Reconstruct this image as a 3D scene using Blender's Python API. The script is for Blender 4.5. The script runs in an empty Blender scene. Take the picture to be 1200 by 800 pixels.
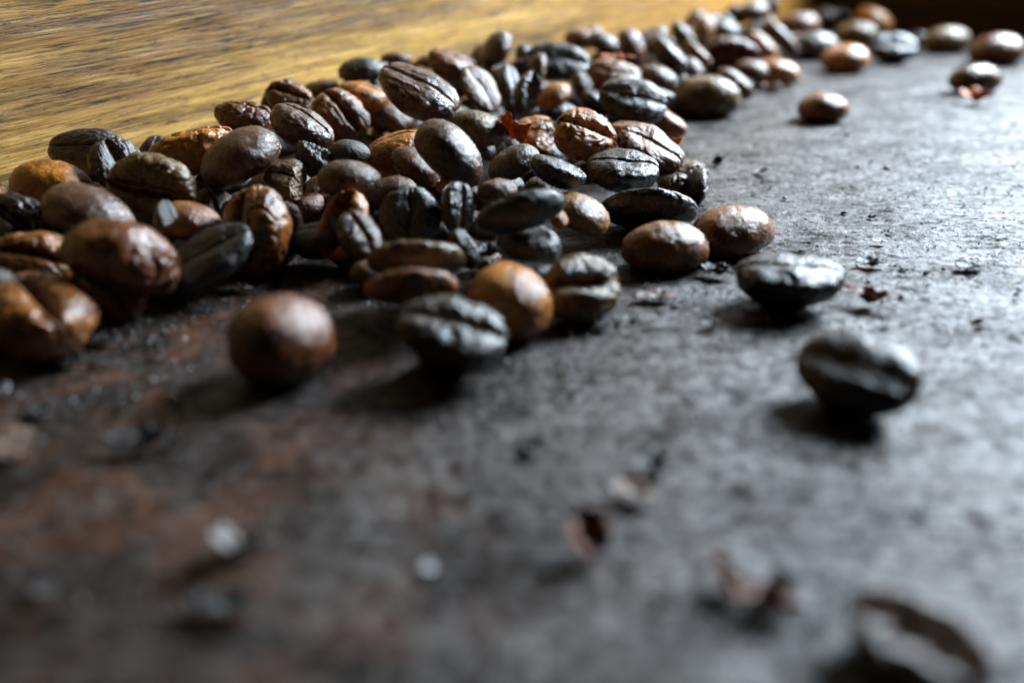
import bpy, math, random
import numpy as np
from mathutils import Vector, Matrix
random.seed(7); rng = np.random.default_rng(7)
CM = 0.01
# ------------------------------------------------------------------ camera
PITCH = math.radians(27.0); HC = 3.75; FPX = 1000.0          # camera height (cm), focal length (px of a 1200 px wide frame)
sc = bpy.context.scene
cam_d = bpy.data.cameras.new('camera'); cam = bpy.data.objects.new('camera', cam_d)
sc.collection.objects.link(cam); sc.camera = cam
cam.location = (0, 0, HC*CM); cam.rotation_euler = (math.pi/2-PITCH, 0, 0)
cam_d.sensor_width = 36; cam_d.lens = 36*FPX/1200; cam_d.clip_start = 0.002; cam_d.clip_end = 20
cam_d.dof.use_dof = True; cam_d.dof.focus_distance = 0.111; cam_d.dof.aperture_fstop = 10.8
# ------------------------------------------------------------------ light
w = bpy.data.worlds.new('World'); sc.world = w; w.use_nodes = True
w.node_tree.nodes['Background'].inputs[0].default_value = (0.75, 0.86, 1.0, 1)
w.node_tree.nodes['Background'].inputs[1].default_value = 0.009
def area(name, loc, target, sx, sy, power, col):
    l = bpy.data.lights.new(name, 'AREA'); l.shape = 'RECTANGLE'; l.size = sx*CM; l.size_y = sy*CM
    l.energy = power; l.color = col
    o = bpy.data.objects.new(name, l); sc.collection.objects.link(o)
    o.location = Vector(loc)*CM
    o.rotation_euler = (Vector(target)-Vector(loc)).to_track_quat('-Z', 'Y').to_euler()
    return o
area('window_light', (35, 36, 29), (3, 11, 0), 22, 17, 14.5, (0.76, 0.885, 1.0))
sc.view_settings.view_transform = 'Standard'; sc.view_settings.look = 'None'
sc.view_settings.exposure = 0; sc.view_settings.gamma = 1
sc.cycles.use_denoising = True; sc.cycles.max_bounces = 6

# ------------------------------------------------------------------ helpers
UPC = np.array([0, math.sin(PITCH), math.cos(PITCH)]); FWD = np.array([0, math.cos(PITCH), -math.sin(PITCH)]); RT = np.array([1., 0, 0])
CAMP = np.array([0, 0, HC])
def ray(x, y): return (x-600)/FPX*RT - (y-400)/FPX*UPC + FWD
def at(x, y, h=0.0):
    d = ray(x, y); t = (h-HC)/d[2]; return CAMP+t*d, t
def _h(ix, iy, iz, s):
    n = (ix*374761393 + iy*668265263 + iz*2147483647 + s*1274126177) & 0xffffffff
    n = ((n ^ (n >> 13))*1274126177) & 0xffffffff
    n = ((n ^ (n >> 15))*2246822519) & 0xffffffff
    return ((n ^ (n >> 16)) & 0xffff)/32767.5-1.0
def noise(P, f=1.0, s=0):                                     # gradient noise, about -1..1
    p = P*f; p = np.stack([.80*p[:, 0]+.48*p[:, 1]-.36*p[:, 2], -.60*p[:, 0]+.64*p[:, 1]-.48*p[:, 2], .60*p[:, 1]+.80*p[:, 2]], 1)+1000.37
    i = np.floor(p).astype(np.int64); q = p-i; r = q*q*q*(q*(q*6-15)+10)
    out = 0
    for a in (0, 1):
        for b in (0, 1):
            for c in (0, 1):
                wt = (r[:, 0] if a else 1-r[:, 0])*(r[:, 1] if b else 1-r[:, 1])*(r[:, 2] if c else 1-r[:, 2])
                ix, iy, iz = i[:, 0]+a, i[:, 1]+b, i[:, 2]+c
                out = out+wt*(_h(ix, iy, iz, s)*(q[:, 0]-a)+_h(ix, iy, iz, s+101)*(q[:, 1]-b)+_h(ix, iy, iz, s+211)*(q[:, 2]-c))
    return out*1.5
def fbm(P, f, s, o=3):
    r = 0; a = 1.0
    for k in range(o): r = r+a*noise(P, f*2**k, s+k*17); a *= .5
    return r
def tag(o, label=None, cat=None, group=None, kind=None):
    if label: o['label'] = label
    if cat: o['category'] = cat
    if group: o['group'] = group
    if kind: o['kind'] = kind
    return o
def mesh_obj(name, V, F, mat, parent=None, smooth=True, attr=None):
    me = bpy.data.meshes.new(name); me.from_pydata([tuple(v) for v in V], [], F if isinstance(F, list) else F.tolist())
    me.materials.append(mat)
    if smooth: me.polygons.foreach_set('use_smooth', [True]*len(me.polygons))
    if attr is not None:
        a = me.attributes.new('inner', 'FLOAT', 'POINT'); a.data.foreach_set('value', np.asarray(attr, dtype=np.float32))
    me.update()
    o = bpy.data.objects.new(name, me); sc.collection.objects.link(o)
    if parent: o.parent = parent
    return o
class NT:
    def __init__(s, name):
        s.m = bpy.data.materials.new(name); s.m.use_nodes = True; s.t = s.m.node_tree
        s.b = s.t.nodes['Principled BSDF']; s.out = s.t.nodes['Material Output']
    def n(s, typ, **k):
        nd = s.t.nodes.new('ShaderNode'+typ)
        for a, v in k.items(): setattr(nd, a, v)
        return nd
    def set(s, sock, v):
        if isinstance(v, bpy.types.NodeSocket): s.t.links.new(v, sock)
        else: sock.default_value = v
    def noise(s, vec, scale, detail=4, rough=.55, dist=0):
        nd = s.n('TexNoise'); s.set(nd.inputs['Vector'], vec); nd.inputs['Scale'].default_value = scale
        nd.inputs['Detail'].default_value = detail; nd.inputs['Roughness'].default_value = rough; nd.inputs['Distortion'].default_value = dist
        return nd.outputs['Fac']
    def ramp(s, fac, a, b, lo=0., hi=1.):
        nd = s.n('MapRange'); s.set(nd.inputs[0], fac); nd.inputs[1].default_value = a; nd.inputs[2].default_value = b
        nd.inputs[3].default_value = lo; nd.inputs[4].default_value = hi; return nd.outputs[0]
    def mix(s, fac, a, b, mode='MIX'):
        nd = s.n('Mix', data_type='RGBA', blend_type=mode); s.set(nd.inputs[0], fac); s.set(nd.inputs[6], a); s.set(nd.inputs[7], b); return nd.outputs[2]
    def math(s, op, a, b=0.0):
        nd = s.n('Math', operation=op); s.set(nd.inputs[0], a); s.set(nd.inputs[1], b); return nd.outputs[0]
    def mapping(s, vec, scale=(1, 1, 1), rot=(0, 0, 0)):
        nd = s.n('Mapping'); s.set(nd.inputs[0], vec); nd.inputs['Scale'].default_value = scale; nd.inputs['Rotation'].default_value = rot; return nd.outputs[0]
    def bump(s, hgt, dist, strength=1.0, normal=None):
        nd = s.n('Bump'); s.set(nd.inputs['Height'], hgt); nd.inputs['Distance'].default_value = dist; nd.inputs['Strength'].default_value = strength
        if normal is not None: s.set(nd.inputs['Normal'], normal)
        return nd.outputs[0]
    def attr(s, name):
        nd = s.n('Attribute', attribute_type='GEOMETRY', attribute_name=name); return nd.outputs['Fac']
    def oattr(s, name):
        nd = s.n('Attribute', attribute_type='OBJECT', attribute_name=name); return nd.outputs['Fac']

# ------------------------------------------------------------------ materials
def bean_material():
    T = NT('roasted_bean'); tc = T.n('TexCoord').outputs['Object']; oi = T.n('ObjectInfo')
    off = T.n('VectorMath', operation='MULTIPLY_ADD')
    cx = T.n('CombineXYZ')
    for k in range(3): T.set(cx.inputs[k], oi.outputs['Random'])
    T.set(off.inputs[0], cx.outputs[0]); off.inputs[1].default_value = (91, 57, 33); T.set(off.inputs[2], tc); P = off.outputs[0]
    col = oi.outputs['Color']
    big = T.noise(P, 2.6, 5, .6, .6); mid = T.noise(P, 9, 5, .6); fine = T.noise(P, 55, 3, .6)
    dark = T.mix(1.0, col, (.30, .24, .22, 1), 'MULTIPLY')
    lite = T.mix(1.0, col, (1.9, 1.8, 1.6, 1), 'MULTIPLY')
    c = T.mix(T.ramp(big, .36, .54), dark, col)
    c = T.mix(T.ramp(mid, .52, .72, 0, .75), c, lite)
    c = T.mix(T.ramp(fine, .56, .7, 0, .6), c, dark)
    inner = T.attr('inner')
    c = T.mix(T.math('MULTIPLY', inner, T.ramp(mid, .38, .6, .15, 1.)), c, (.17, .085, .03, 1))
    T.set(T.b.inputs['Base Color'], c)
    T.set(T.b.inputs['Roughness'], T.math('ADD', T.oattr('rough'), T.ramp(mid, .3, .7, -.22, .02)))
    T.b.inputs['IOR'].default_value = 1.6
    vor = T.n('TexVoronoi', feature='F1'); T.set(vor.inputs['Vector'], P); vor.inputs['Scale'].default_value = 34
    wr = T.noise(T.mapping(P, (1, 2.6, 1.6)), 7, 6, .65, .8)
    h = T.math('ADD', T.math('MULTIPLY', wr, 1.2), T.math('ADD', T.math('MULTIPLY', vor.outputs['Distance'], .35), T.math('MULTIPLY', fine, .5)))
    T.set(T.b.inputs['Normal'], T.bump(h, .00020, .65))
    return T.m
M_BEAN = bean_material()
def chaff_material(name, col, rough=.45, trans=.35):
    T = NT(name); tc = T.n('TexCoord').outputs['Object']; P = tc
    n1 = T.noise(P, 900 if name != 'silverskin' else 14, 4, .6); n2 = T.noise(P, 300 if name != 'silverskin' else 5, 3)
    d = tuple(v*.45 for v in col)+(1,)
    c = T.mix(T.ramp(n1, .4, .65), d, col+(1,))
    T.set(T.b.inputs['Base Color'], c); T.b.inputs['Roughness'].default_value = rough
    T.set(T.b.inputs['Normal'], T.bump(T.math('ADD', n1, n2), .0002, .8))
    tr = T.n('BsdfTranslucent'); T.set(tr.inputs[0], c); mx = T.n('MixShader'); mx.inputs[0].default_value = trans
    T.t.links.new(T.b.outputs[0], mx.inputs[1]); T.t.links.new(tr.outputs[0], mx.inputs[2]); T.t.links.new(mx.outputs[0], T.out.inputs[0])
    return T.m
M_SKIN = chaff_material('silverskin', (.34, .19, .08), .4, .15)
CH = {'pale': chaff_material('pale_chaff', (.26, .235, .22), .55, .2), 'white': chaff_material('white_chaff', (.7, .7, .72), .45, .3), 'tan': chaff_material('tan_chaff', (.3, .19, .14), .4, .3),
      'red': chaff_material('red_chaff', (.24, .085, .05), .55, .2), 'orange': chaff_material('orange_chaff', (.62, .15, .012), .6, .22),
      'dark': chaff_material('dark_chaff', (.014, .012, .011), .6, .05), 'grey': chaff_material('grey_chaff', (.07, .065, .065), .55, .1),
      'pink': chaff_material('pink_chaff', (.2, .13, .11), .6, .2)}
def board_material():          # golden rough sawn side board, grain along local X
    T = NT('golden_board'); tc = T.n('TexCoord').outputs['Object']
    P = T.mapping(tc, (1, 1, 1), (0, math.radians(3.2), 0))
    b1 = T.noise(T.mapping(P, (12, 60, 95)), 1, 4, .55, .1)
    b2 = T.noise(T.mapping(P, (22, 300, 430)), 1, 7, .7, .05)
    g2 = T.noise(T.mapping(P, (60, 1200, 1700)), 1, 7, .78, .02)
    p1 = T.noise(T.mapping(P, (90, 1200, 1900)), 1, 6, .7, .02)
    p2 = T.noise(T.mapping(P, (330, 1500, 2100)), 1, 4, .65, .1)
    c = T.mix(T.ramp(b1, .36, .64), (.22, .095, .016, 1), (.72, .41, .085, 1))
    c = T.mix(T.ramp(b2, .54, .38, 0, .8), c, (.14, .06, .013, 1))
    c = T.mix(T.ramp(g2, .53, .68, 0, .6), c, (.82, .58, .22, 1))
    c = T.mix(T.ramp(g2, .49, .39, 0, .9), c, (.09, .04, .012, 1))
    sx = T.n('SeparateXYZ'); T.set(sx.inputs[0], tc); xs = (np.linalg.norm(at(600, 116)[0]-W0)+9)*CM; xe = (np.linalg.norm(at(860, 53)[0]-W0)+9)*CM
    c = T.mix(T.ramp(T.math('ADD', sx.outputs[0], T.math('MULTIPLY', b1, .02)), xs+.01, xe+.01, 0, .8), c, (.50, .235, .035, 1))  # shade and warm bounce light painted in as an orange tint towards the far end
    c = T.mix(T.math('MULTIPLY', T.ramp(p1, .535, .59, 0, .95), T.ramp(b1, .62, .42, .15, 1)), c, (.022, .011, .007, 1))
    c = T.mix(T.math('MULTIPLY', T.ramp(p2, .57, .63, 0, .9), T.ramp(b2, .60, .42, .1, 1)), c, (.02, .01, .006, 1))
    T.set(T.b.inputs['Base Color'], c); T.set(T.b.inputs['Roughness'], T.ramp(g2, .3, .7, .6, .4))
    T.set(T.b.inputs['Normal'], T.bump(T.math('ADD', T.math('MULTIPLY', b2, .7), T.math('SUBTRACT', T.math('MULTIPLY', g2, .5), T.math('MULTIPLY', p1, .8))), .0004, .5))
    return T.m
def floor_material():
    T = NT('dark_stained_wood'); tc = T.n('TexCoord').outputs['Object']
    P = T.mapping(tc, (1, 1, 1), (0, 0, math.radians(-14)))
    gr = T.noise(T.mapping(P, (60, 420, 200)), 1, 6, .65, .5)
    fine = T.noise(P, 900, 4, .65); spk = T.noise(P, 1700, 3, .6); mid = T.noise(P, 160, 5, .6, .4); big = T.noise(P, 34, 4, .55, .4)
    c = T.mix(T.ramp(gr, .35, .65), (.005, .0028, .0016, 1), (.017, .0085, .005, 1))
    c = T.mix(T.ramp(mid, .4, .7, 0, .7), c, (.019, .0115, .0085, 1))
    pit = T.math('ADD', T.math('MULTIPLY', T.noise(T.mapping(tc, (640, 950, 400)), 1, 6, .68), .7), T.math('MULTIPLY', mid, .3))
    c = T.mix(T.ramp(pit, .48, .38, 0, .9), c, (.004, .0035, .0035, 1))
    blo = T.math('ADD', T.math('MULTIPLY', T.noise(T.mapping(tc, (70, 130, 100)), 1, 6, .68, .3), .75), T.math('MULTIPLY', T.noise(tc, 420, 4, .65), .25))
    c = T.mix(T.ramp(blo, .50, .38, 0, .8), c, (.008, .0055, .0045, 1))
    c = T.mix(T.ramp(blo, .56, .68, 0, .45), c, (.04, .026, .020, 1))
    sep = T.n('SeparateXYZ'); T.set(sep.inputs[0], tc)
    stain = T.math('MULTIPLY', T.ramp(T.math('ADD', T.noise(P, 120, 4, .6, .6), T.math('MULTIPLY', big, .5)), .72, .95), T.ramp(sep.outputs[0], .005, -.03, .05, 1))
    c = T.mix(stain, c, (.075, .027, .010, 1))
    scr = T.noise(T.mapping(tc, (90, 1300, 300), (0, 0, math.radians(4))), 1, 4, .6)
    c = T.mix(T.ramp(scr, .58, .72, 0, .4), c, (.06, .048, .043, 1))
    c = T.mix(T.ramp(scr, .42, .28, 0, .6), c, (.006, .005, .005, 1))
    c = T.mix(T.ramp(spk, .62, .72, 0, .85), c, (.006, .005, .005, 1))
    c = T.mix(T.ramp(fine, .68, .76, 0, .5), c, (.16, .14, .13, 1))
    T.set(T.b.inputs['Base Color'], c)
    T.set(T.b.inputs['Roughness'], T.ramp(T.math('ADD', mid, T.math('MULTIPLY', T.math('SUBTRACT', fine, .5), .8)), .3, .7, .43, .60))
    T.b.inputs['IOR'].default_value = 1.5; T.set(T.b.inputs['Specular IOR Level'], T.math('MULTIPLY', T.math('MULTIPLY', T.ramp(pit, .40, .56, .04, .80), T.ramp(scr, .30, .50, .55, 1)), T.ramp(blo, .38, .56, .35, 1)))
    h = T.math('ADD', T.math('ADD', T.math('MULTIPLY', T.math('ADD', gr, scr), .4), T.math('MULTIPLY', blo, 1.2)), T.math('ADD', T.math('MULTIPLY', fine, .5), T.math('ADD', T.math('MULTIPLY', spk, .35), T.math('MULTIPLY', pit, 1.2))))
    T.set(T.b.inputs['Normal'], T.bump(h, .0004, .9))
    return T.m
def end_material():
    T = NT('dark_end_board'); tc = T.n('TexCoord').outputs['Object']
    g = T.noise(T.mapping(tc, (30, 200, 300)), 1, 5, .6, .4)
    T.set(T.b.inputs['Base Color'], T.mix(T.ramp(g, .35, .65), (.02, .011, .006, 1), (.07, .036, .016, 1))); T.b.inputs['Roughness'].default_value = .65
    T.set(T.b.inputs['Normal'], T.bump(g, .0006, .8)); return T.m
def crumb_material():
    T = NT('bean_crumb'); oi = T.n('ObjectInfo'); T.set(T.b.inputs['Base Color'], oi.outputs['Color']); T.b.inputs['Roughness'].default_value = .5
    T.set(T.b.inputs['Normal'], T.bump(T.noise(T.n('TexCoord').outputs['Object'], 2500, 3), .0001, .8)); return T.m
M_CRUMB = crumb_material()

# ------------------------------------------------------------------ the tray: bottom, side board, end board
W0, _ = at(0, 262); W1, _ = at(960, 29)
wd = (W1-W0); wd /= np.linalg.norm(wd); wn = np.array([wd[1], -wd[0], 0.])     # wn points into the tray
def wall_dist(p): return (p-W0) @ wn
tray = bpy.data.objects.new('wooden_tray', None); sc.collection.objects.link(tray)
tag(tray, 'dark bottomed wooden tray with golden side board, strewn with roasted coffee beans', 'tray')
nx, ny = 560, 620
tx = np.linspace(-1, 1, nx); gx = 12*(0.45*tx+0.55*tx**3)+3.0
ty = np.linspace(0, 1, ny); gy = -3+ty**1.25*46
GX, GY = np.meshgrid(gx, gy)
V = np.stack([GX.ravel(), GY.ravel(), np.zeros(nx*ny)], 1)
V[:, 0] = np.where(V[:, 0] > 14.5, 14.5+(V[:, 0]-14.5)*40, V[:, 0])
an = math.radians(14); Q = V.copy(); Q[:, 0] = (V[:, 0]*math.cos(an)+V[:, 1]*math.sin(an))*.35; Q[:, 1] = -V[:, 0]*math.sin(an)+V[:, 1]*math.cos(an)
def floor_h(P, Q): return .014*fbm(Q, 3.0, 3, 4)+.012*fbm(P, 1.1, 9, 2)+.004*noise(Q, 16, 21)-.02
V[:, 2] = floor_h(V, Q)
idx = np.arange(nx*ny).reshape(ny, nx)
F = np.stack([idx[:-1, :-1], idx[:-1, 1:], idx[1:, 1:], idx[1:, :-1]], -1).reshape(-1, 4)
mesh_obj('bottom_board', V*CM, F, floor_material(), tray)
def slab(name, p0, d, nrm, length, height, thick, mat, nu=260, nz=60, amp=.02):
    # board with its inner face on the line p0 + d*t, facing nrm; local X along the board
    u = np.linspace(0, length, nu); z = np.linspace(-.3, height, nz); U, Z = np.meshgrid(u, z)
    P = np.stack([U.ravel(), np.zeros(U.size), Z.ravel()], 1)
    Qn = P.copy(); Qn[:, 0] *= .12
    P[:, 1] = amp*fbm(Qn, 5, 5, 3)
    n = nu*nz; back = np.array([[0, thick, -.3], [length, thick, -.3], [length, thick, height], [0, thick, height]])
    i = np.arange(n).reshape(nz, nu)
    F = np.stack([i[:-1, :-1], i[:-1, 1:], i[1:, 1:], i[1:, :-1]], -1).reshape(-1, 4).tolist()
    F += [[n, n+3, n+2, n+1], i[-1].tolist()+[n+2, n+3], i[0][::-1].tolist()+[n, n+1], i[:, 0][::1].tolist()+[n+3, n], i[:, -1][::-1].tolist()+[n+1, n+2]]
    o = mesh_obj(name, np.vstack([P, back])*CM, F, mat, tray)
    o.matrix_local = Matrix(((d[0], -nrm[0], 0, p0[0]*CM), (d[1], -nrm[1], 0, p0[1]*CM), (0, 0, 1, 0), (0, 0, 0, 1)))
    return o
LEN = np.linalg.norm(W1-W0)
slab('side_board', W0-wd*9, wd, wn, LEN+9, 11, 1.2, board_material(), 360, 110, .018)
ed, _ = at(1200, 40); ed = ed-W1; ed /= np.linalg.norm(ed); en = np.array([ed[1], -ed[0], 0.])
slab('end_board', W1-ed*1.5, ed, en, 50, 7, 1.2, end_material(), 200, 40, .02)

# ------------------------------------------------------------------ beans
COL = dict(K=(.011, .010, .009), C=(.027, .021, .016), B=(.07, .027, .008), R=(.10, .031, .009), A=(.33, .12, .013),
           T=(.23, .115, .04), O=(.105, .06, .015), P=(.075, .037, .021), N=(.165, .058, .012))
DIRS = dict(U=(0, 0, 1), D=(0, 0, -1), L=(-1, 0, 0), R=(1, 0, 0), F=(0, -1, 0), B=(0, 1, 0))
def bean_shape(kind, seed, bw=.36, nu=72, nv=104):
    r = np.random.default_rng(seed)
    u = np.linspace(0, math.pi, nu+2)[1:-1]; t = np.linspace(-math.pi, math.pi, nv, endpoint=False)
    v = math.pi/2+t-.72*np.sin(t)
    Uu, Vv = np.meshgrid(u, v, indexing='ij'); Tt = np.meshgrid(u, t, indexing='ij')[1]
    x = .5*np.cos(Uu); rr = np.sin(Uu)**.93*(1+.10*r.uniform(-1, 1)*np.cos(Uu))
    cy, sz = np.cos(Vv), np.sin(Vv)
    ctop, cbot, D, wg, wide = .15, .30, .075, .034, .012
    if kind == 'egg': ctop, cbot, D, wg = .22, .32, .05, .03
    if kind == 'pea': ctop, cbot, D, wg = .40, .40, .04, .04; bw = max(bw, .43)
    if kind == 'open': D, wg, wide, cbot, ctop = .17, .10, .03, .32, .2
    if kind == 'shell': D, wg, wide, ctop, cbot = .36, .42, .04, .20, .30
    if kind == 'slab': ctop, cbot, D, wide = .10, .21, .06, .02
    if kind == 'crack': ctop, cbot, D, wg = .27, .34, .20, .10
    pw = .72 if kind in ('bean', 'slab', 'open') else .9
    top = sz > 0
    y = bw*np.sign(cy)*np.abs(cy)**(np.where(top, .85, 1.0))*rr
    z = np.where(top, ctop*np.abs(sz)**pw, -cbot*np.abs(sz))*rr**np.where(top, .7, 1)
    yn = cy                                                     # -1..1 across the face
    P0 = np.stack([x.ravel(), y.ravel(), z.ravel()], 1)
    sd = int(seed)*13
    jag = noise(np.stack([x.ravel()*9, x.ravel()*0, x.ravel()*0], 1), 1, sd).reshape(x.shape)
    jag2 = noise(np.stack([x.ravel()*26, x.ravel()*0+5, x.ravel()*0], 1), 1, sd).reshape(x.shape)
    wloc = wg*(1+.5*jag+.25*jag2)
    g = np.exp(-(yn/wloc)**2)*top
    taper = np.clip(np.sin(Uu), 0, 1)**.5
    z = z-D*g*taper*(1+.25*jag)-wide*np.exp(-(yn/.38)**2)*top*taper
    z = z+.010*np.exp(-((np.abs(yn)-.42)/.25)**2)*top*taper
    s = (.022*r.uniform(-1, 1)*np.sin(7*x+r.uniform(0, 6))+.012*jag+.008*jag2)*taper
    s = s*1.5; y = y+s*np.exp(-(y/.16)**2)*top
    if kind == 'slab': z = z-.12*(x**2)
    P = np.stack([x.ravel(), y.ravel(), z.ravel()], 1)
    nrm = P/np.linalg.norm(P+1e-9, axis=1, keepdims=True)
    am = .9+.3*(kind in ('open', 'crack', 'shell'))-.35*(kind in ('egg', 'pea'))
    d = .028*am*fbm(P, 2.6, sd+1, 2)+.011*am*noise(P, 8, sd+3)+.005*noise(P, 19, sd+4)
    rid = 1-np.abs(noise(P*np.array([.8, 1.8, 1.8]), 4.5, sd+5))*2
    d -= np.clip(rid-.72, 0, 1)*.045*am
    tp = np.clip(P[:, 2]*6+.6, 0, 1)
    d += tp*.011*np.abs(noise(P, 11, sd+6))+tp*.02*noise(P, 4.2, sd+7)                      # crinkled face
    if kind in ('crack', 'open'):
        rid2 = 1-np.abs(noise(P, 3.2, sd+8))*2
        d -= np.clip(rid2-.80, 0, 1)*.15*tp
    inner = np.clip(g.ravel()*1.3-.25, 0, 1)
    P = P+nrm*d[:, None]
    if kind in ('shell', 'open'):
        P += inner[:, None]*.02*np.stack([noise(P, 14, sd+9), noise(P, 15, sd+10), noise(P, 13, sd+11)], 1)
    if kind == 'frag':
        n = np.array([r.uniform(.3, 1), r.uniform(-.4, .4), r.uniform(.2, .6)]); n /= np.linalg.norm(n)
        q = P@n-.12+.05*fbm(P, 5, sd+12, 3)
        c = q > 0
        P[c] -= n*(q[c]*.93)[:, None]; P[c] += (.018*noise(P[c], 22, sd+13))[:, None]*n; inner = np.maximum(inner, c*.7)
    if kind == 'shell': inner *= .75
    ends = np.array([P[:nv].mean(0), P[-nv:].mean(0)]); P = np.vstack([P, ends])
    inner = np.append(inner, [inner[:nv].mean(), inner[-nv:].mean()])
    i = np.arange(nu*nv).reshape(nu, nv); j = np.roll(i, -1, 1)
    F = np.stack([i[:-1], i[1:], j[1:], j[:-1]], -1).reshape(-1, 4).tolist()
    a, b = nu*nv, nu*nv+1
    F += [[a, i[0, k], j[0, k]] for k in range(nv)]+[[b, j[-1, k], i[-1, k]] for k in range(nv)]
    kc = int(np.argmin(np.abs(t)))
    return P, F, inner, P[i[:, kc]]
class Bean: pass
BEANS = []
def B(x, y, w, h, ang, face, kind, col, label, tilt=0, bw=.36, rough=.42, skin=None, mul=1.0, fill=False):
    b = Bean(); b.__dict__.update(x=x, y=y, w=w, h=h, ang=ang, face=face, kind=kind, col=COL[col] if isinstance(col, str) else col, label=label,
                                  tilt=tilt, bw=bw, rough=rough, skin=skin, mul=mul, fill=fill)
    BEANS.append(b); return b
G = 0   # h = 0: lies on the tray bottom
# --- left end of the heap
B(104,180,78,.95,-8,'UF','egg','K','smooth black bean pressed against the golden board, behind a grey-faced round one',bw=.37)
B(140,195,66,.95,-60,'RF','open','C','charcoal bean showing a round grey pitted face, upper left of the heap by the board',bw=.44)
B(62,219,84,.75,-8,'D','egg','A','amber brown bean low against the golden board, second from the left frame edge',bw=.34)
B(2,222,34,.6,0,'U','frag','A','small amber fragment at the left frame edge under the board')
B(26,266,84,.62,-38,'UF','open','K','black bean with a deep diagonal crease at the left frame edge',bw=.38,rough=.36)
B(105,254,96,.72,-22,'D','egg','P','purplish brown egg shaped bean left of the open olive one',bw=.37,rough=.36)
B(178,222,94,.85,-12,'FR','open','O','olive brown bean gaping open towards the viewer, under the amber bean at the board',bw=.40)
B(197,256,44,.8,-75,'RU','frag','C','grey glinting broken bit inside the gap of the open olive bean')
B(220,262,74,.55,-10,'D','egg','N','dim amber bean deep behind the flat dark green slab')
B(142,304,120,.62,-12,'DF','crack','R','big glossy brown bean with a split along its underside, front left of the heap',bw=.43,rough=.26)
B(40,304,84,.5,-12,'UF','crack','N','brown bean with pinkish gold torn skin at the left edge, behind the blurred front one',bw=.34,rough=.3)
B(46,362,98,0,-32,'FUUR','open','N','large blurred brown bean at the left edge with a pale crease running down its length',bw=.36,rough=.3,)
B(238,303,122,.42,33,'UFL','slab','K','flat dark green-black bean standing on edge in front of the walnut-like bean',bw=.30,rough=.55)
B(224,172,96,1.0,16,'UL','open','A','long amber bean against the golden board with a black crack along its top',bw=.28)
B(282,187,98,1.05,30,'D','egg','P','large matt brown bean rising to the upper right with a flat lit facet',bw=.42,rough=.42,skin=False)
B(286,138,64,1.15,-8,'U','crack','R','small dark red bean at the board with a notch in its top',bw=.34)
B(338,114,52,1.2,-15,'UF','crack','N','brown bean at the board with a gold lined crease, above the speckled grey-brown one',bw=.36)
B(355,149,76,1.2,-32,'U','egg','P','grey-brown bean tilted down to the right with a crack at its lower end',bw=.36,rough=.34)
B(400,137,66,1.05,-50,'FR','crack','N','round amber-black bean with a fissure facing right, below the charcoal bean at the board',bw=.44)
B(426,112,58,1.2,-15,'U','egg','A','reddish amber bean just under the charcoal bean at the board')
B(378,104,40,1.1,0,'U','egg','R','little dark bean at the board between the gold creased one and the amber one')
B(424,85,56,1.35,4,'D','bean','C','flat teal-black bean highest at the board, left of the silvery creased one')
B(411,179,46,1.0,-5,'D','egg','C','small charcoal bean among browns, above the speckled oval one',rough=.5)
B(410,213,76,.95,-4,'D','egg','P','speckled grey-brown oval bean above the amber shell',bw=.33,rough=.36)
B(374,186,58,1.0,-38,'UR','shell','K','black curled broken bean with bright torn edges',bw=.33,rough=.26)
B(341,210,60,.85,-10,'UF','frag','O','olive rough broken bean under the black curled one',bw=.4)
B(300,271,104,.55,88,'FUL','crack','N','walnut-like brown bean with a wide amber crease facing the viewer',bw=.46,rough=.3,skin=True)
B(400,262,84,.62,70,'LF','shell','A','amber hollow broken bean with its curled wall open to the lower right',bw=.42)
B(421,276,60,.72,-60,'FR','crack','P','knobbly brown lobe with two red pits sitting on the amber hollow bean',bw=.4,rough=.3)
B(200,205,60,.5,0,'D','egg','B','dark brown bean wedged under the open olive bean')
B(322,222,60,.4,0,'D','egg','B','shadowed brown bean directly above the walnut-like one')
B(355,245,56,.45,20,'D','egg','R','shadowed red-brown bean between the walnut-like bean and the amber shell')
# --- middle of the heap
B(463,176,78,1.0,20,'U','egg','A','shiny amber bean leaning behind the grey ovoid bean',bw=.38,rough=.36)
B(487,196,62,.85,-35,'D','egg','R','dark brown bean tucked beneath the grey ovoid bean',bw=.4)
B(526,181,94,1.15,-42,'D','egg','P','smooth grey-brown ovoid bean sloping down to the right in the middle of the heap',bw=.33,rough=.36)
B(490,106,98,1.45,-28,'UUUF','bean','P','silvery faced creased bean lying on top of the heap by the board',bw=.34,rough=.24,skin=False)
B(458,228,64,.62,15,'D','egg','R','dark wrinkled red-brown bean behind the upright black creased one')
B(480,256,72,.62,88,'F','bean','K','black bean standing upright with its straight crease facing the viewer',bw=.50,rough=.34,skin=False)
B(537,243,60,.72,88,'RF','open','C','upright dark grey bean with a jagged cavity on its right side',bw=.38,rough=.36)
B(487,301,118,.50,2,'UB','slab','O','long dark bean lying level, upper of two stacked side-on at the front of the heap',bw=.30,rough=.36)
B(546,292,52,.45,-60,'RU','open','C','small black creased bean behind the right end of the long level bean')
B(482,334,108,.42,3,'UB','slab','N','long dark brown bean lying level, lower of two stacked side-on above the silver-faced one',bw=.34,rough=.36)
B(500,352,60,.3,0,'D','egg','K','black bean in deep shade behind the blurred silver-faced bean')
B(529,388,128,.42,-14,'UUUUF','open','C','blurred bean with bright silver wrinkled face at the front of the heap',bw=.40,rough=.24,skin=False)
B(597,352,79,0,-30,'D','pea','A','smooth tan-orange egg shaped bean at the front of the heap, right of the silver-faced one',bw=.41,rough=.3)
B(679,338,90,0,10,'FU','crack','O','olive brown cracked bean at the front right of the heap, next to the tan-orange egg',bw=.44,rough=.4)
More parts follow.
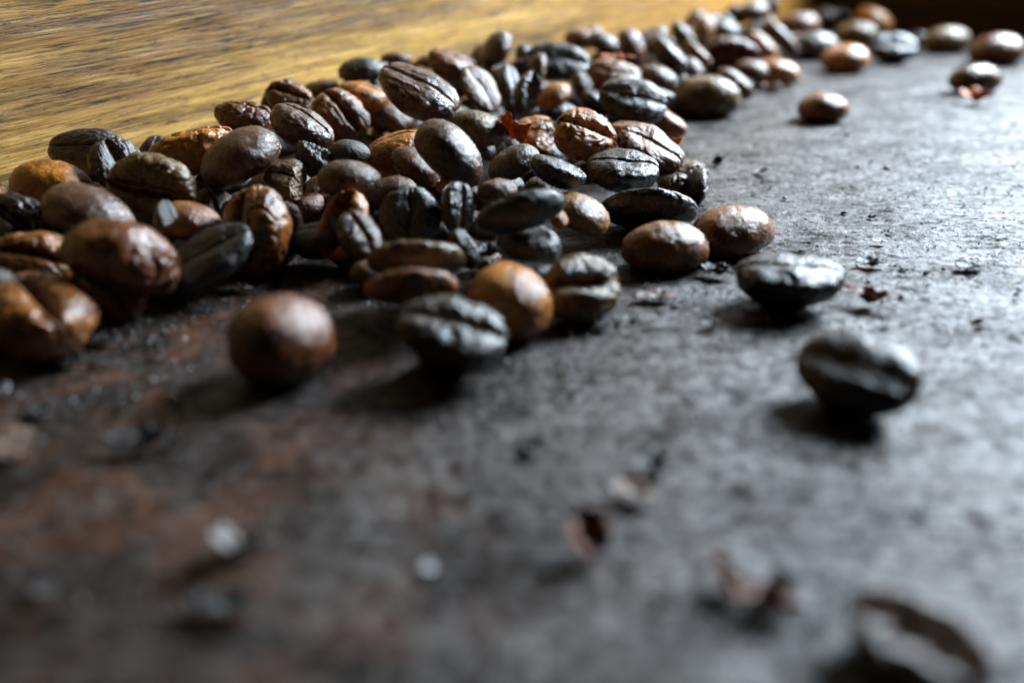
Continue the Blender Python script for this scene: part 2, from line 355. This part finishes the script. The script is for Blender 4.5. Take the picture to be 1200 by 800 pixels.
B(620,287,76,.45,-8,'D','egg','C','round charcoal bean behind the tan-orange egg shaped one',bw=.41,rough=.36)
B(608,246,112,.80,14,'UB','slab','K','long curved black bean lying across the round charcoal bean',bw=.28,rough=.42)
B(653,256,34,.75,-60,'D','frag','A','dark amber tipped stub at the right end of the long curved black bean')
B(680,252,72,.45,-25,'D','egg','T','pinkish tan speckled egg shaped bean under the side-on black bean',bw=.43,rough=.36)
B(583,225,48,.85,5,'D','egg','R','small lit red-brown bean top behind the long curved black one')
B(602,193,64,.85,25,'D','egg','P','purplish round bean left of the black bean with a lit crease')
B(655,199,68,.92,-22,'UR','bean','K','black bean with a lit crease, left neighbour of the black bean with a straight crease',bw=.38,rough=.32,skin=False)
B(730,197,86,.75,-4,'UUUUF','bean','K','black bean facing up with a straight dark crease and blue sheen at the heap edge',bw=.40,rough=.26,skin=False)
B(686,159,74,.95,-20,'UFR','crack','A','golden cracked round bean with an open pit, above the blue-sheened black bean',bw=.46,rough=.3)
B(631,156,54,.85,-5,'FU','frag','A','amber brown broken bean just left of the golden cracked one',bw=.42)
B(558,152,68,1.0,-14,'D','egg','O','grey-olive rounded bean above the purplish round bean',bw=.36,rough=.36)
B(564,172,40,.7,-40,'D','egg','C','little charcoal bean showing below the grey-olive rounded one')
B(738,156,54,.75,-5,'U','egg','N','brown bean half hidden behind the creased brown bean at the heap edge')
B(762,174,84,.62,-28,'UL','bean','N','creased brown bean sloping right at the heap edge, behind the broken amber one',bw=.36,rough=.3)
B(777,140,66,.62,-28,'UR','bean','A','amber sided bean with a creased top sloping down to the right',bw=.34,rough=.32,skin=False)
B(800,207,62,0,-15,'FUR','frag','O','rough broken bean with amber upper left, at the right edge of the heap',bw=.46)
B(822,216,32,0,70,'FR','frag','C','grey curved piece forming the right end of the rough broken bean')
B(761,242,110,0,-3,'UB','slab','K','black bean lying side-on with its flat rim up, right edge of the heap',bw=.33,rough=.36)
B(779,292,100,0,2,'D','egg','N','tan-brown oval bean on the tray in front of the side-on black bean',bw=.34,rough=.36)
B(857,274,82,0,14,'D','egg','N','brown oval bean on the tray, right neighbour of the tan-brown oval one',bw=.38,rough=.36)
# --- upper middle, behind
B(528,76,56,1.45,-25,'U','egg','N','brown amber bean near the board, right of the silvery creased one',bw=.40,rough=.36)
B(563,103,60,1.2,-58,'FR','slab','R','flat reddish brown bean standing steep beside the silvery creased one',bw=.36,rough=.42,skin=False)
B(582,58,44,1.45,60,'D','egg','P','round grey-topped bean highest on the heap before the board',bw=.44,rough=.36)
B(464,70,36,1.45,0,'U','egg','R','tiny looking red-brown bean behind the silvery creased one')
B(505,72,32,1.2,0,'U','egg','P','dim purplish bean at the board right behind the silvery creased one')
B(601,108,64,.95,-78,'RF','slab','K','thin black crescent bean standing upright among greys',bw=.22,rough=.42)
B(620,112,54,.9,75,'RF','shell','C','crumpled grey-olive bean right of the thin black crescent',bw=.36,rough=.26)
B(580,98,40,.9,50,'D','egg','C','grey glossy bean end left of the thin black crescent',rough=.25)
B(651,72,82,1.2,-5,'UF','slab','K','wide black bean at the board with a slightly humped back',bw=.30,rough=.4)
B(632,82,36,1.25,82,'R','egg','R','narrow pink-grey bean standing before the wide black one',bw=.28,rough=.3)
B(649,114,44,1.0,30,'D','egg','A','bright amber round bean in the middle distance, below the wide black bean',bw=.44,rough=.3)
B(682,100,34,.95,-70,'D','egg','R','little brown bean with a silver gloss, right of the bright amber round one',rough=.25)
B(681,47,40,1.25,-10,'D','egg','N','brown bean touching the board behind the wide black one')
B(706,52,40,1.2,-25,'D','egg','P','grey-purple bean touching the board, right of the wide black one')
B(740,56,44,1.1,-70,'D','egg','R','dark red bean touching the board left of the crinkled silvery one')
B(719,90,64,1.0,-8,'UF','egg','N','glossy brown bean with an orange rim of skin on its top',bw=.34,rough=.28)
B(703,120,46,.85,-30,'UR','bean','K','small black bean with a silver crease, above the golden cracked one',bw=.36,rough=.25,skin=False)
B(742,118,82,.85,-14,'UF','bean','C','silvery black crumpled bean lying face up above the amber sided one',bw=.34,rough=.25,skin=False)
B(737,138,50,.6,0,'D','egg','K','black bean in shade beneath the silvery crumpled one')
B(655,134,46,.7,0,'D','bean','K','black bean in shade just behind the golden cracked one')
B(668,72,34,.8,0,'D','egg','B','dark bean just under the wide black one')
B(785,63,58,1.15,-45,'UR','bean','C','crinkled silvery bean before the board, tilted steeply to the right',bw=.40,rough=.24,skin=False)
B(801,42,38,1.1,-50,'UR','egg','C','grey bean behind the crinkled silvery one at the board')
B(824,36,34,1.1,80,'D','egg','T','small tan upright bean at the board, far part of the heap')
B(846,38,44,.95,-15,'D','egg','K','black bean at the board behind the hollow brown shell')
B(818,62,40,.95,-45,'UR','bean','N','grey topped amber bean between the crinkled silvery one and the hollow shell',skin=False,rough=.26)
B(811,82,34,.8,-50,'D','egg','P','pale grey bean end just below the crinkled silvery one',rough=.3)
B(771,94,50,.85,-25,'D','egg','P','purple-grey bean left of the pale grey bean end',bw=.36,rough=.3)
B(768,110,46,.6,-15,'UR','bean','C','grey creased bean peeping out behind the olive-brown smooth one',skin=False,rough=.28)
B(857,68,64,.62,-4,'F','shell','R','dark brown hollow shell of a bean opening towards the viewer, far part of the heap',bw=.36)
B(862,98,50,.38,-35,'UR','egg','O','amber-olive bean with a white gloss right behind the olive-brown smooth one',bw=.34,rough=.26)
B(825,117,84,0,-3,'D','egg','O','olive-brown smooth bean on the tray at the far right edge of the heap',bw=.32,rough=.3)
B(790,112,46,.4,0,'D','egg','R','dark brown bean behind the left end of the olive-brown smooth one')
B(893,55,46,.62,-45,'UR','egg','T','amber tan bean right of the hollow brown shell',bw=.38,rough=.3)
B(917,43,56,.6,-45,'UR','slab','P','long grey bean sloping right, far part of heap',rough=.3)
B(908,88,56,0,-12,'D','egg','A','bright amber bean on the tray at the far right edge of the heap',bw=.36,rough=.3)
B(880,84,40,.3,-12,'D','egg','R','dark red bean left of the bright amber one')
B(887,38,36,.7,0,'D','egg','K','black bean at the far board, behind the amber tan one')
B(936,30,46,.6,0,'D','egg','N','brown bean near the far corner of the tray')
B(955,56,54,0,0,'D','egg','C','charcoal flat bean in the far row left of the orange-brown glossy one',bw=.34)
B(990,71,50,0,5,'D','egg','A','orange-brown glossy bean in the far row, nearest to the viewer there',bw=.40,rough=.25)
B(1003,42,50,0,-8,'D','egg','O','grey-amber bean in the far row behind the orange-brown glossy one')
B(1024,26,46,.4,-30,'D','egg','A','amber round bean raised at the back of the far row',bw=.42)
B(988,20,32,.5,-50,'D','egg','C','grey bean by the end board near the corner')
B(962,22,40,.4,0,'D','egg','B','dim brown bean right in the far corner of the tray')
B(935,52,36,.3,0,'D','egg','R','dim brown bean between the long grey bean and the charcoal flat one')
B(1046,56,54,0,-6,'UF','bean','K','black bean with an orange end, right of the orange-brown glossy one',bw=.34,skin=False)
B(1077,47,30,0,-20,'D','egg','C','small grey bean between two dark ones in the far row',rough=.3)
B(1098,10,30,0,-10,'D','egg','N','dim orange-brown bean in the shade against the end board',)
# --- alone on the tray
B(1109,49,46,0,4,'D','egg','O','Lone dark olive bean at the right end of the far row',bw=.36)
B(1167,61,50,0,6,'D','egg','R','Lone red-brown bean near the top right corner of the photo',bw=.40,rough=.28)
B(1143,95,52,0,2,'D','egg','O','Lone grey-olive oval bean just above the small orange flake',bw=.34,rough=.36)
B(965,128,58,0,-14,'D','egg','N','Lone rounded brown bean by itself on the bare tray, upper right',bw=.42,rough=.33)
B(926,324,122,0,-4,'UUUUUUUUUF','bean','K','Lone black bean lying face up with silver creased lips, brown chaff at its right',bw=.34,rough=.42,skin=False)
B(1004,436,138,0,-26,'UUFF','bean','K','Lone dark bean tilted on its side, crease towards the viewer, near the right edge',bw=.36,rough=.42,skin=True)
B(330,396,120,0,20,'D','pea','R','Lone ball shaped brown bean in front of the heap on the left',bw=.46,rough=.36)
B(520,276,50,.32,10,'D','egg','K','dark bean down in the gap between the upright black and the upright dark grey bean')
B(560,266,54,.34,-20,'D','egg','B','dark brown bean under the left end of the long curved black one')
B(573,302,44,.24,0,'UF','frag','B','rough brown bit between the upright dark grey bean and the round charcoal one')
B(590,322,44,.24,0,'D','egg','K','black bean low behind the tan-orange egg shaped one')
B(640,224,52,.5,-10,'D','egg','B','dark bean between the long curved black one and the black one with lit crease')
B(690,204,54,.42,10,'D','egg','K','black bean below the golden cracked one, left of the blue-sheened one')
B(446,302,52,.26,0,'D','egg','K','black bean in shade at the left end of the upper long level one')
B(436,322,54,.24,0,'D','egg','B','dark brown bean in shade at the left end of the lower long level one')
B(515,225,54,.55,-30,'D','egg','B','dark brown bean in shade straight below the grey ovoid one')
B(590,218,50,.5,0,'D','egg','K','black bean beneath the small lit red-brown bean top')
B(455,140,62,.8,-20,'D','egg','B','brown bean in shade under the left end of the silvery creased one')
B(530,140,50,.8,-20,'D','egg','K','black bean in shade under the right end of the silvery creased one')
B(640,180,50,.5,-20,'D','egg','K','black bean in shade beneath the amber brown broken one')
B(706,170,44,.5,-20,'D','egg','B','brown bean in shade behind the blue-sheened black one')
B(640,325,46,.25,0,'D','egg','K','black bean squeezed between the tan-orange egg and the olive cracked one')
B(1074,748,165,0,-30,'URF','shell',(.17,.15,.14),'Lone heavily blurred broken curled bean at the bottom right corner',bw=.40,rough=.36)
B(6,514,50,0,-12,'U','frag','P','Lone blurred brown bean fragment cut by the left frame edge, in front of the heap',bw=.36)
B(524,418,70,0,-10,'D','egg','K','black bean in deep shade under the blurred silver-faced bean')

RAD = dict(bean=(.15, .30), egg=(.21, .32), pea=(.4, .4), open=(.2, .32), shell=(.2, .3), slab=(.14, .2), crack=(.27, .34), frag=(.15, .3))
def frame(b):
    a = math.radians(b.ang)
    if b.h == 0 or b.tilt == 'flat':
        th = math.atan2(math.sin(a)/math.sin(PITCH+.12), math.cos(a)); A = np.array([math.cos(th), math.sin(th), 0.])
    else:
        t = math.radians(b.tilt); A = (math.cos(a)*RT+math.sin(a)*UPC)*math.cos(t)-FWD*math.sin(t)
    N = sum(np.array(DIRS[c], float) for c in b.face); N = N-(N@A)*A
    N /= np.linalg.norm(N); return A, N, np.cross(N, A)
def place(b, h=None):
    A, N, S = b.fr
    def geo(hh):
        p, t = at(b.x, b.y, hh); vd = ray(b.x, b.y); vd = vd/np.linalg.norm(vd)
        fs = max(.6, math.sqrt(max(0, 1-(A@vd)**2))); return p, b.w*t/FPX/fs*b.mul
    if b.h == 0:
        hh = .3
        bw = max(b.bw, .43) if b.kind == 'pea' else b.bw
        for _ in range(8):
            p, L = geo(hh); ct, cb = RAD[b.kind]; cz = cb if N[2] > 0 else ct
            hh = L*math.sqrt((.5*A[2])**2+(bw*S[2])**2+(cz*N[2])**2)*.95
        b.hc = hh
    else: b.hc = b.h if h is None else h
    b.p, b.L = geo(b.hc)
def spheres(b):
    A, N, S = b.fr; r = b.L*(.26 if b.kind != 'pea' else .4); k = b.L*(.26 if b.kind != 'pea' else .08)
    return np.array([b.p-A*k, b.p, b.p+A*k]), r
for b in BEANS: b.fr = frame(b); place(b)
SP = np.array([spheres(b)[0] for b in BEANS]); RR = np.array([spheres(b)[1] for b in BEANS])
def cost(i, P3, r, h, h0):
    d = np.linalg.norm(SP[:, None, :, :]-P3[None, :, None, :], axis=-1).min((1, 2)); d[i] = 9
    ov = np.clip((RR+r)*.94-d, 0, None)
    fl = np.clip(r-P3[:, 2], 0, None).sum(); wl = np.clip(r*.95-(P3-W0)@wn, 0, None).sum()
    return (ov**2).sum()*14+fl*fl*60+wl*wl*90+(h-h0)**2*.9+h*.12
for sweep in range(10):
    for i, b in enumerate(BEANS):
        if b.h == 0: continue
        best = None
        for dh in (-.16, -.08, -.03, 0, .03, .08, .16):
            h = b.hc+dh
            if abs(h-b.h) > (.3 if b.w < 120 else .03) or h < .15: continue
            place(b, h); P3, r = spheres(b); c = cost(i, P3, r, h, b.h)
            if best is None or c < best[0]: best = (c, h)
            b.hc = h-dh
        place(b, best[1]); SP[i], RR[i] = spheres(b)
# dark beans underneath, seen only through the gaps of the pile
FRONT = [(-60, 420), (60, 400), (170, 345), (330, 300), (430, 330), (520, 350), (640, 360), (700, 300), (800, 250), (790, 190), (800, 150), (880, 110), (930, 62), (985, 32)]
def front_y(x):
    return np.interp(x, [p[0] for p in FRONT], [p[1] for p in FRONT])
def proj(p):
    q = p-CAMP; d = q@FWD; return 600+FPX*(q@RT)/d, 400-FPX*(q@UPC)/d
nf = 0; tries = 0; FILL = []
while tries < 15000 and nf < 190:
    tries += 1
    s_ = random.uniform(-1.5, LEN-.3); q_ = random.uniform(.35, 4.8); lev = .30+(random.uniform(.25, .8) if q_ < 1.7 and s_ > 3.5 else .25 if q_ < 1.5 else 0)*(random.random() < .7)
    p = W0+wd*s_+wn*q_; p[2] = lev; x, y = proj(p)
    if y > front_y(x)-22*min(1, 10/(p[1]+.1)) or x > 950 or x < -80: continue
    d = np.linalg.norm(SP-p, axis=-1).min(1)
    if (d < RR-.05).any(): continue
    dp = (p-CAMP)@FWD
    if any((not c.fill) and abs(c.x-x) < c.w*.5+12 and abs(c.y-y) < c.w*.38+8 and (c.p-CAMP)@FWD > dp-.05 for c in BEANS): continue
    b = Bean(); t = (p-CAMP)@FWD
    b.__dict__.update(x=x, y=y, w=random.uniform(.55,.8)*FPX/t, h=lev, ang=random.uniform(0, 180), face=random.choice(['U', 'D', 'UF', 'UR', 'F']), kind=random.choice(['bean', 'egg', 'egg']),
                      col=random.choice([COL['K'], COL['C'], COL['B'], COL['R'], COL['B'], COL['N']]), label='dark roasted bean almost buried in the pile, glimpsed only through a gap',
                      tilt=random.uniform(-25, 25), bw=.36, rough=.5, skin=None, mul=1, fill=True)
    b.fr = frame(b); place(b); BEANS.append(b); nf += 1
    SP = np.vstack([SP, spheres(b)[0][None]]); RR = np.append(RR, spheres(b)[1])
def build_bean(b, k):
    A, N, S = b.fr; far = b.L/ b.w < .0 or b.fill or b.w < 45
    P, F, inner, line = bean_shape(b.kind, 31+k, b.bw, *( (44, 60) if far else (76, 108)))
    o = mesh_obj('coffee_bean' if b.kind != 'frag' else 'bean_fragment', P, F, M_BEAN, attr=inner)
    s = b.L*CM
    o.matrix_world = Matrix(((A[0]*s, S[0]*s, N[0]*s, b.p[0]*CM), (A[1]*s, S[1]*s, N[1]*s, b.p[1]*CM), (A[2]*s, S[2]*s, N[2]*s, b.p[2]*CM), (0, 0, 0, 1)))
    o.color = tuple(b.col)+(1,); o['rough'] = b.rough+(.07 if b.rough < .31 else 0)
    tag(o, b.label, 'coffee bean' if b.kind != 'frag' else 'bean fragment', 'beans buried in the pile' if b.fill else b.group)
    if b.skin or (b.skin is None and b.kind in ('bean', 'open', 'crack') and not b.fill and ('U' in b.face or 'F' in b.face) and b.w > 45):
        n0, n1 = int(len(line)*.10), int(len(line)*.90); L_ = line[n0:n1]; m = len(L_)
        wdt = {'bean': .016, 'open': .035, 'crack': .045}.get(b.kind, .01)
        q = np.stack([L_[:, 0]*11, L_[:, 0]*0+k, L_[:, 0]*0], 1); jn = noise(q, 1, k); jm = noise(q, 2.7, k+3)
        up = {'bean': .065, 'open': .03, 'crack': .10}.get(b.kind, .03)
        hw = wdt*(1+.6*jn); z = L_[:, 2]+up*(.8+.4*jm)
        rows = [np.stack([L_[:, 0], L_[:, 1]-hw, z-.012], 1), np.stack([L_[:, 0], L_[:, 1]+.3*jm*hw, z+.006], 1), np.stack([L_[:, 0], L_[:, 1]+hw, z-.012], 1), np.stack([L_[:, 0], L_[:, 1], z-.02], 1)]
        VV = np.vstack(rows); FF = []
        for a in range(4):
            c = (a+1) % 4
            FF += [[a*m+j, c*m+j, c*m+j+1, a*m+j+1] for j in range(m-1)]
        mesh_obj('silverskin', VV, FF, M_SKIN, o)
    return o
for b in BEANS:
    if not hasattr(b, 'group'): b.group = 'beans lying alone on the tray' if b.label.startswith('Lone') else 'roasted beans heaped along the side board'
    b.label = b.label.replace('Lone ', 'lone ')
for k, b in enumerate(BEANS): build_bean(b, k)

# ------------------------------------------------------------------ chaff, chips and crumbs
def flake(x, y, w, asp, yaw, mat, label, curl=.6, lift=0., tiltx=0., name='chaff_flake', cat='chaff', thick=.012, h=0., seed=0, group='flakes of chaff on the tray', zoff=None):
    p, t = at(x, y, h); L = w*t/FPX; n, m = 18, 12
    U, Vv = np.meshgrid(np.linspace(-1, 1, n), np.linspace(-1, 1, m), indexing='ij')
    # disc-like irregular outline
    X = U*np.sqrt(1-Vv**2/2); Y = Vv*np.sqrt(1-U**2/2); th = np.arctan2(Y, X); R = np.hypot(X, Y)
    q = np.stack([np.cos(th).ravel(), np.sin(th).ravel(), th.ravel()*0], 1)
    k = 1+.32*noise(q, 1.6, seed+5).reshape(R.shape)+.16*noise(q, 5, seed+6).reshape(R.shape)
    X, Y = X*k*.5, Y*k*.5*asp
    Pn = np.stack([X.ravel(), Y.ravel(), X.ravel()*0], 1)
    Z = curl*1.3*(Y**2/max(asp, .3))+curl*.5*X**2+(.07*fbm(Pn, 3.2, seed, 3)).reshape(X.shape)*(0.6+curl)
    P = np.stack([X.ravel(), Y.ravel(), Z.ravel()], 1)*L
    ca, sa = math.cos(tiltx), math.sin(tiltx); P = P@np.array([[1, 0, 0], [0, ca, sa], [0, -sa, ca]])
    ca, sa = math.cos(lift), math.sin(lift); P = P@np.array([[ca, 0, sa], [0, 1, 0], [-sa, 0, ca]])
    P[:, 2] -= P[:, 2].min()-.004-h
    N = P.shape[0]; Pb = P.copy(); Pb[:, 2] += thick; P2 = np.vstack([P, Pb])
    i = np.arange(N).reshape(n, m)
    Fb = np.stack([i[:-1, :-1], i[:-1, 1:], i[1:, 1:], i[1:, :-1]], -1).reshape(-1, 4)
    Ft = Fb[:, ::-1]+N
    ring = list(i[:, 0])+list(i[-1, 1:])+list(i[-2::-1, -1])+list(i[0, -2:0:-1])
    Fs = [[ring[j], ring[(j+1) % len(ring)], ring[(j+1) % len(ring)]+N, ring[j]+N] for j in range(len(ring))]
    o = mesh_obj(name, P2*CM, Fb.tolist()+Ft.tolist()+[[int(a) for a in f] for f in Fs], CH[mat])
    o.location = Vector((p[0], p[1], 0))*CM; o.rotation_euler = (0, 0, math.radians(yaw))
    tag(o, label, cat, group); return o
fl = flake
fl(600,172,44,.7,60,'orange','orange translucent curl of skin standing in the heap left of the golden cracked bean',.9,lift=-.9,h=.7,group='skin curls on the heap')
fl(724,72,40,.3,0,'orange','thin orange rim of skin on top of the glossy brown bean',.4,h=1.25,group='skin curls on the heap')
fl(785,186,36,.8,30,'orange','amber translucent flap on the upper left of the rough broken bean',.6,lift=.7,h=.45,group='skin curls on the heap')
fl(524,222,26,.8,30,'orange','small golden flap of skin under the grey ovoid bean',.6,lift=.7,h=.7,group='skin curls on the heap')
fl(670,213,22,.9,30,'orange','little gold flap right of the black bean with a lit crease',.6,lift=.7,h=.6,group='skin curls on the heap')
fl(484,128,26,.7,-20,'pale','pale grey flake under the silvery creased bean, left one',.8,lift=.5,h=1.0,group='skin curls on the heap')
fl(518,140,36,.6,20,'pale','pale grey flake under the silvery creased bean, right one',.8,lift=-.3,h=1.0,group='skin curls on the heap')
fl(1141,121,36,.62,0,'orange','orange skin flake on the tray just below the lone grey-olive oval bean',1.0)
fl(905,106,28,.5,-30,'tan','pale flake under the bright amber bean at the far edge of the heap',.5)
fl(893,204,20,.6,-15,'white','white flake on bare tray right of the heap edge',.5,lift=.4)
fl(843,194,16,.8,30,'dark','black chip on the tray just right of the rough broken bean',.9,lift=.7)
fl(1014,355,62,.30,-22,'red','curled brown chaff strip touching the right end of the silver lipped bean',.8)
fl(768,351,46,.5,10,'pink','pale pinkish flakes lying in front of the tan-brown oval bean',.25)
fl(1030,285,16,.7,10,'white','tiny white flake on the lit part of the tray above the dark pit chip',.3)
fl(1019,312,34,.5,0,'dark','dark flat chip on the lit tray, right of the silver lipped bean',.5)
fl(1135,315,34,.6,20,'dark','dark scab of chaff far right on the lit tray',.3)
fl(275,343,40,.35,5,'pink','pinkish flake in shade beneath the flat dark green bean',.5)
fl(168,524,74,.35,12,'dark','black elongated flake in the left foreground',.8)
fl(203,522,24,.7,10,'grey','small grey flake touching the right end of the black elongated flake',.6,lift=.3)
fl(3,464,26,.9,0,'white','blurred white flake cut by the left frame edge',.7,lift=.4)
fl(48,486,34,.5,-30,'grey','grey flake right of the blurred tan chaff at the left edge',.6)
fl(270,650,60,.62,75,'pale','upright whitish curl of chaff in the left foreground',1.0,lift=-.5,tiltx=.3)
fl(300,640,46,.7,60,'pink','pinkish curl of chaff right behind the white one',.9,lift=.5)
fl(262,714,84,.45,0,'dark','blurred dark chip below the white curl of chaff',.3)
fl(502,667,17,1.,0,'white','single pale round speck in the foreground',.3)
fl(50,692,26,1.,0,'grey','dim grey speck in the bottom left foreground',.3)
fl(686,642,56,.85,-70,'red','red-brown upright chip in the centre foreground',.9,lift=-.7,thick=.05)
fl(776,539,32,.6,-10,'white','white highlight of the dark chip, shaped as a flake, centre right foreground',.8,lift=.5,thick=.03)  # highlight of the dark chip, put in as a bright white flake
fl(764,552,44,.6,0,'dark','dark chip beneath its flake-shaped white highlight',.5)
fl(742,581,50,.55,-12,'tan','flat pale tan flake below the flake-shaped white highlight',.4)
fl(624,524,40,.5,-40,'grey','small greyish flake in the middle foreground',.6,lift=.3)
fl(850,688,70,.3,-75,'red','dark curved rim of chaff, left part of the bracket shaped piece in the foreground',.9)
fl(895,708,70,.4,-15,'red','dark curved rim of chaff, right part of the bracket shaped piece in the foreground',.9)
fl(905,686,90,.4,-25,'grey','blurred greyish flat chaff behind the bracket shaped piece',.3)
fl(85,425,30,.7,0,'dark','black chip on the tray right of the large blurred bean at the left edge',.7)
fl(128,402,30,.7,0,'grey','grey chip between the large blurred bean and the flat dark green one',.7)
fl(707,383,20,.7,30,'grey','small grey chip in front of the olive brown cracked bean',.7)
fl(833,383,24,.6,30,'dark','dark crumb of skin left of the silver lipped bean shadow',.6)
fl(840,322,36,.5,-20,'dark','black chip just left of the silver lipped bean',.7)
fl(573,300,28,.8,0,'dark','rough dark scrap between the upright grey bean and the round charcoal one',.8,h=.2)
# crumbs: irregular little chips of broken bean, single ones near the heap and over the bare tray
protos = []
for s in range(8):
    bmv = []
    n = 10; r = np.random.default_rng(s)
    import bmesh
    bm = bmesh.new(); bmesh.ops.create_icosphere(bm, subdivisions=1, radius=1)
    for v in bm.verts:
        k = r.uniform(.45, 1.15); v.co = Vector((v.co.x*k*1.3, v.co.y*k*.9, v.co.z*k*.55))
    me = bpy.data.meshes.new('crumb'); bm.to_mesh(me); bm.free(); me.materials.append(M_CRUMB); protos.append(me)
def on_bean(p, m=.05): return (np.linalg.norm(SP-np.array([p[0], p[1], .25]), axis=-1).min(1) < RR+m).any()
nc = 0; r = random.Random(5)
while nc < 240:
    u = r.random()
    if u < .45: x = r.uniform(860, 1200); y = r.uniform(140, 420)
    elif u < .75: x = r.gauss(760, 130); y = front_y(x)+abs(r.gauss(30, 70))
    else: x = r.uniform(0, 1200); y = r.uniform(380, 780)
    if y < 60 or y > 790 or x > 1210: continue
    p, t = at(x, y)
    if on_bean(p) or wall_dist(p) < .3 or (y < front_y(x)-5 and x < 900): continue
    sz = min(.09, max(.012, r.lognormvariate(-3.75, .55))); 
    if y > 450: sz *= .8
    o = bpy.data.objects.new('bean_crumb', r.choice(protos)); sc.collection.objects.link(o)
    o.location = Vector((p[0], p[1], sz*.25-.004))*CM; o.scale = (sz*CM,)*3; o.rotation_euler = (r.uniform(-.4, .4), r.uniform(-.4, .4), r.uniform(0, 6.3))
    o.color = r.choice([(.012, .011, .012, 1)]*5+[(.03, .02, .016, 1), (.1, .04, .02, 1), (.35, .31, .3, 1)])
    tag(o, 'tiny irregular crumb of broken bean scattered on the tray', 'crumb', 'crumbs scattered on the tray'); nc += 1
# finest dust, nobody could count it
r = random.Random(9); pts = []
while len(pts) < 13000:
    q0 = r.random(); x = r.gauss(1000, 170) if q0 < .45 else r.uniform(0, 1200); y = r.uniform(70, 800)
    if q0 > .7: y = front_y(x)+abs(r.gauss(0, 55))
    p, t = at(x, y)
    if x > 1230 or wall_dist(p) < .2 or r.random() > min(1, (t/9)**2)+.15: continue
    pts.append(p)
pts = np.array(pts); nd = len(pts); rg = np.random.default_rng(4)
s_ = np.exp(rg.normal(-5.0, .45, nd)); a0 = rg.uniform(0, 6.3, nd); ast = rg.uniform(1, 2.6, nd)
base = floor_h(pts, np.stack([(pts[:, 0]*math.cos(an)+pts[:, 1]*math.sin(an))*.35, -pts[:, 0]*math.sin(an)+pts[:, 1]*math.cos(an), pts[:, 2]*0], 1))
C_, S_ = np.cos(a0)*s_, np.sin(a0)*s_; Z_ = s_*0
qs = np.stack([np.stack([C_*ast, S_*ast, Z_], 1), np.stack([-S_, C_, Z_], 1), np.stack([-C_*ast, -S_*ast, Z_], 1), np.stack([S_, -C_, Z_], 1), np.stack([Z_, Z_, s_*1.1], 1)], 1)
vv = qs+pts[:, None, :]; vv[:, :, 2] = qs[:, :, 2]+base[:, None]-.001
b0 = (np.arange(nd)*5)[:, None, None]; ff = (b0+np.array([[0, 1, 4], [1, 2, 4], [2, 3, 4], [3, 0, 4]])[None]).reshape(-1, 3)
o = mesh_obj('bean_dust', vv.reshape(-1, 3)*CM, ff, M_CRUMB, smooth=False); o.color = (.02, .018, .018, 1)
tag(o, 'fine dark bean dust sprinkled over the bare tray bottom', 'dust', kind='stuff')
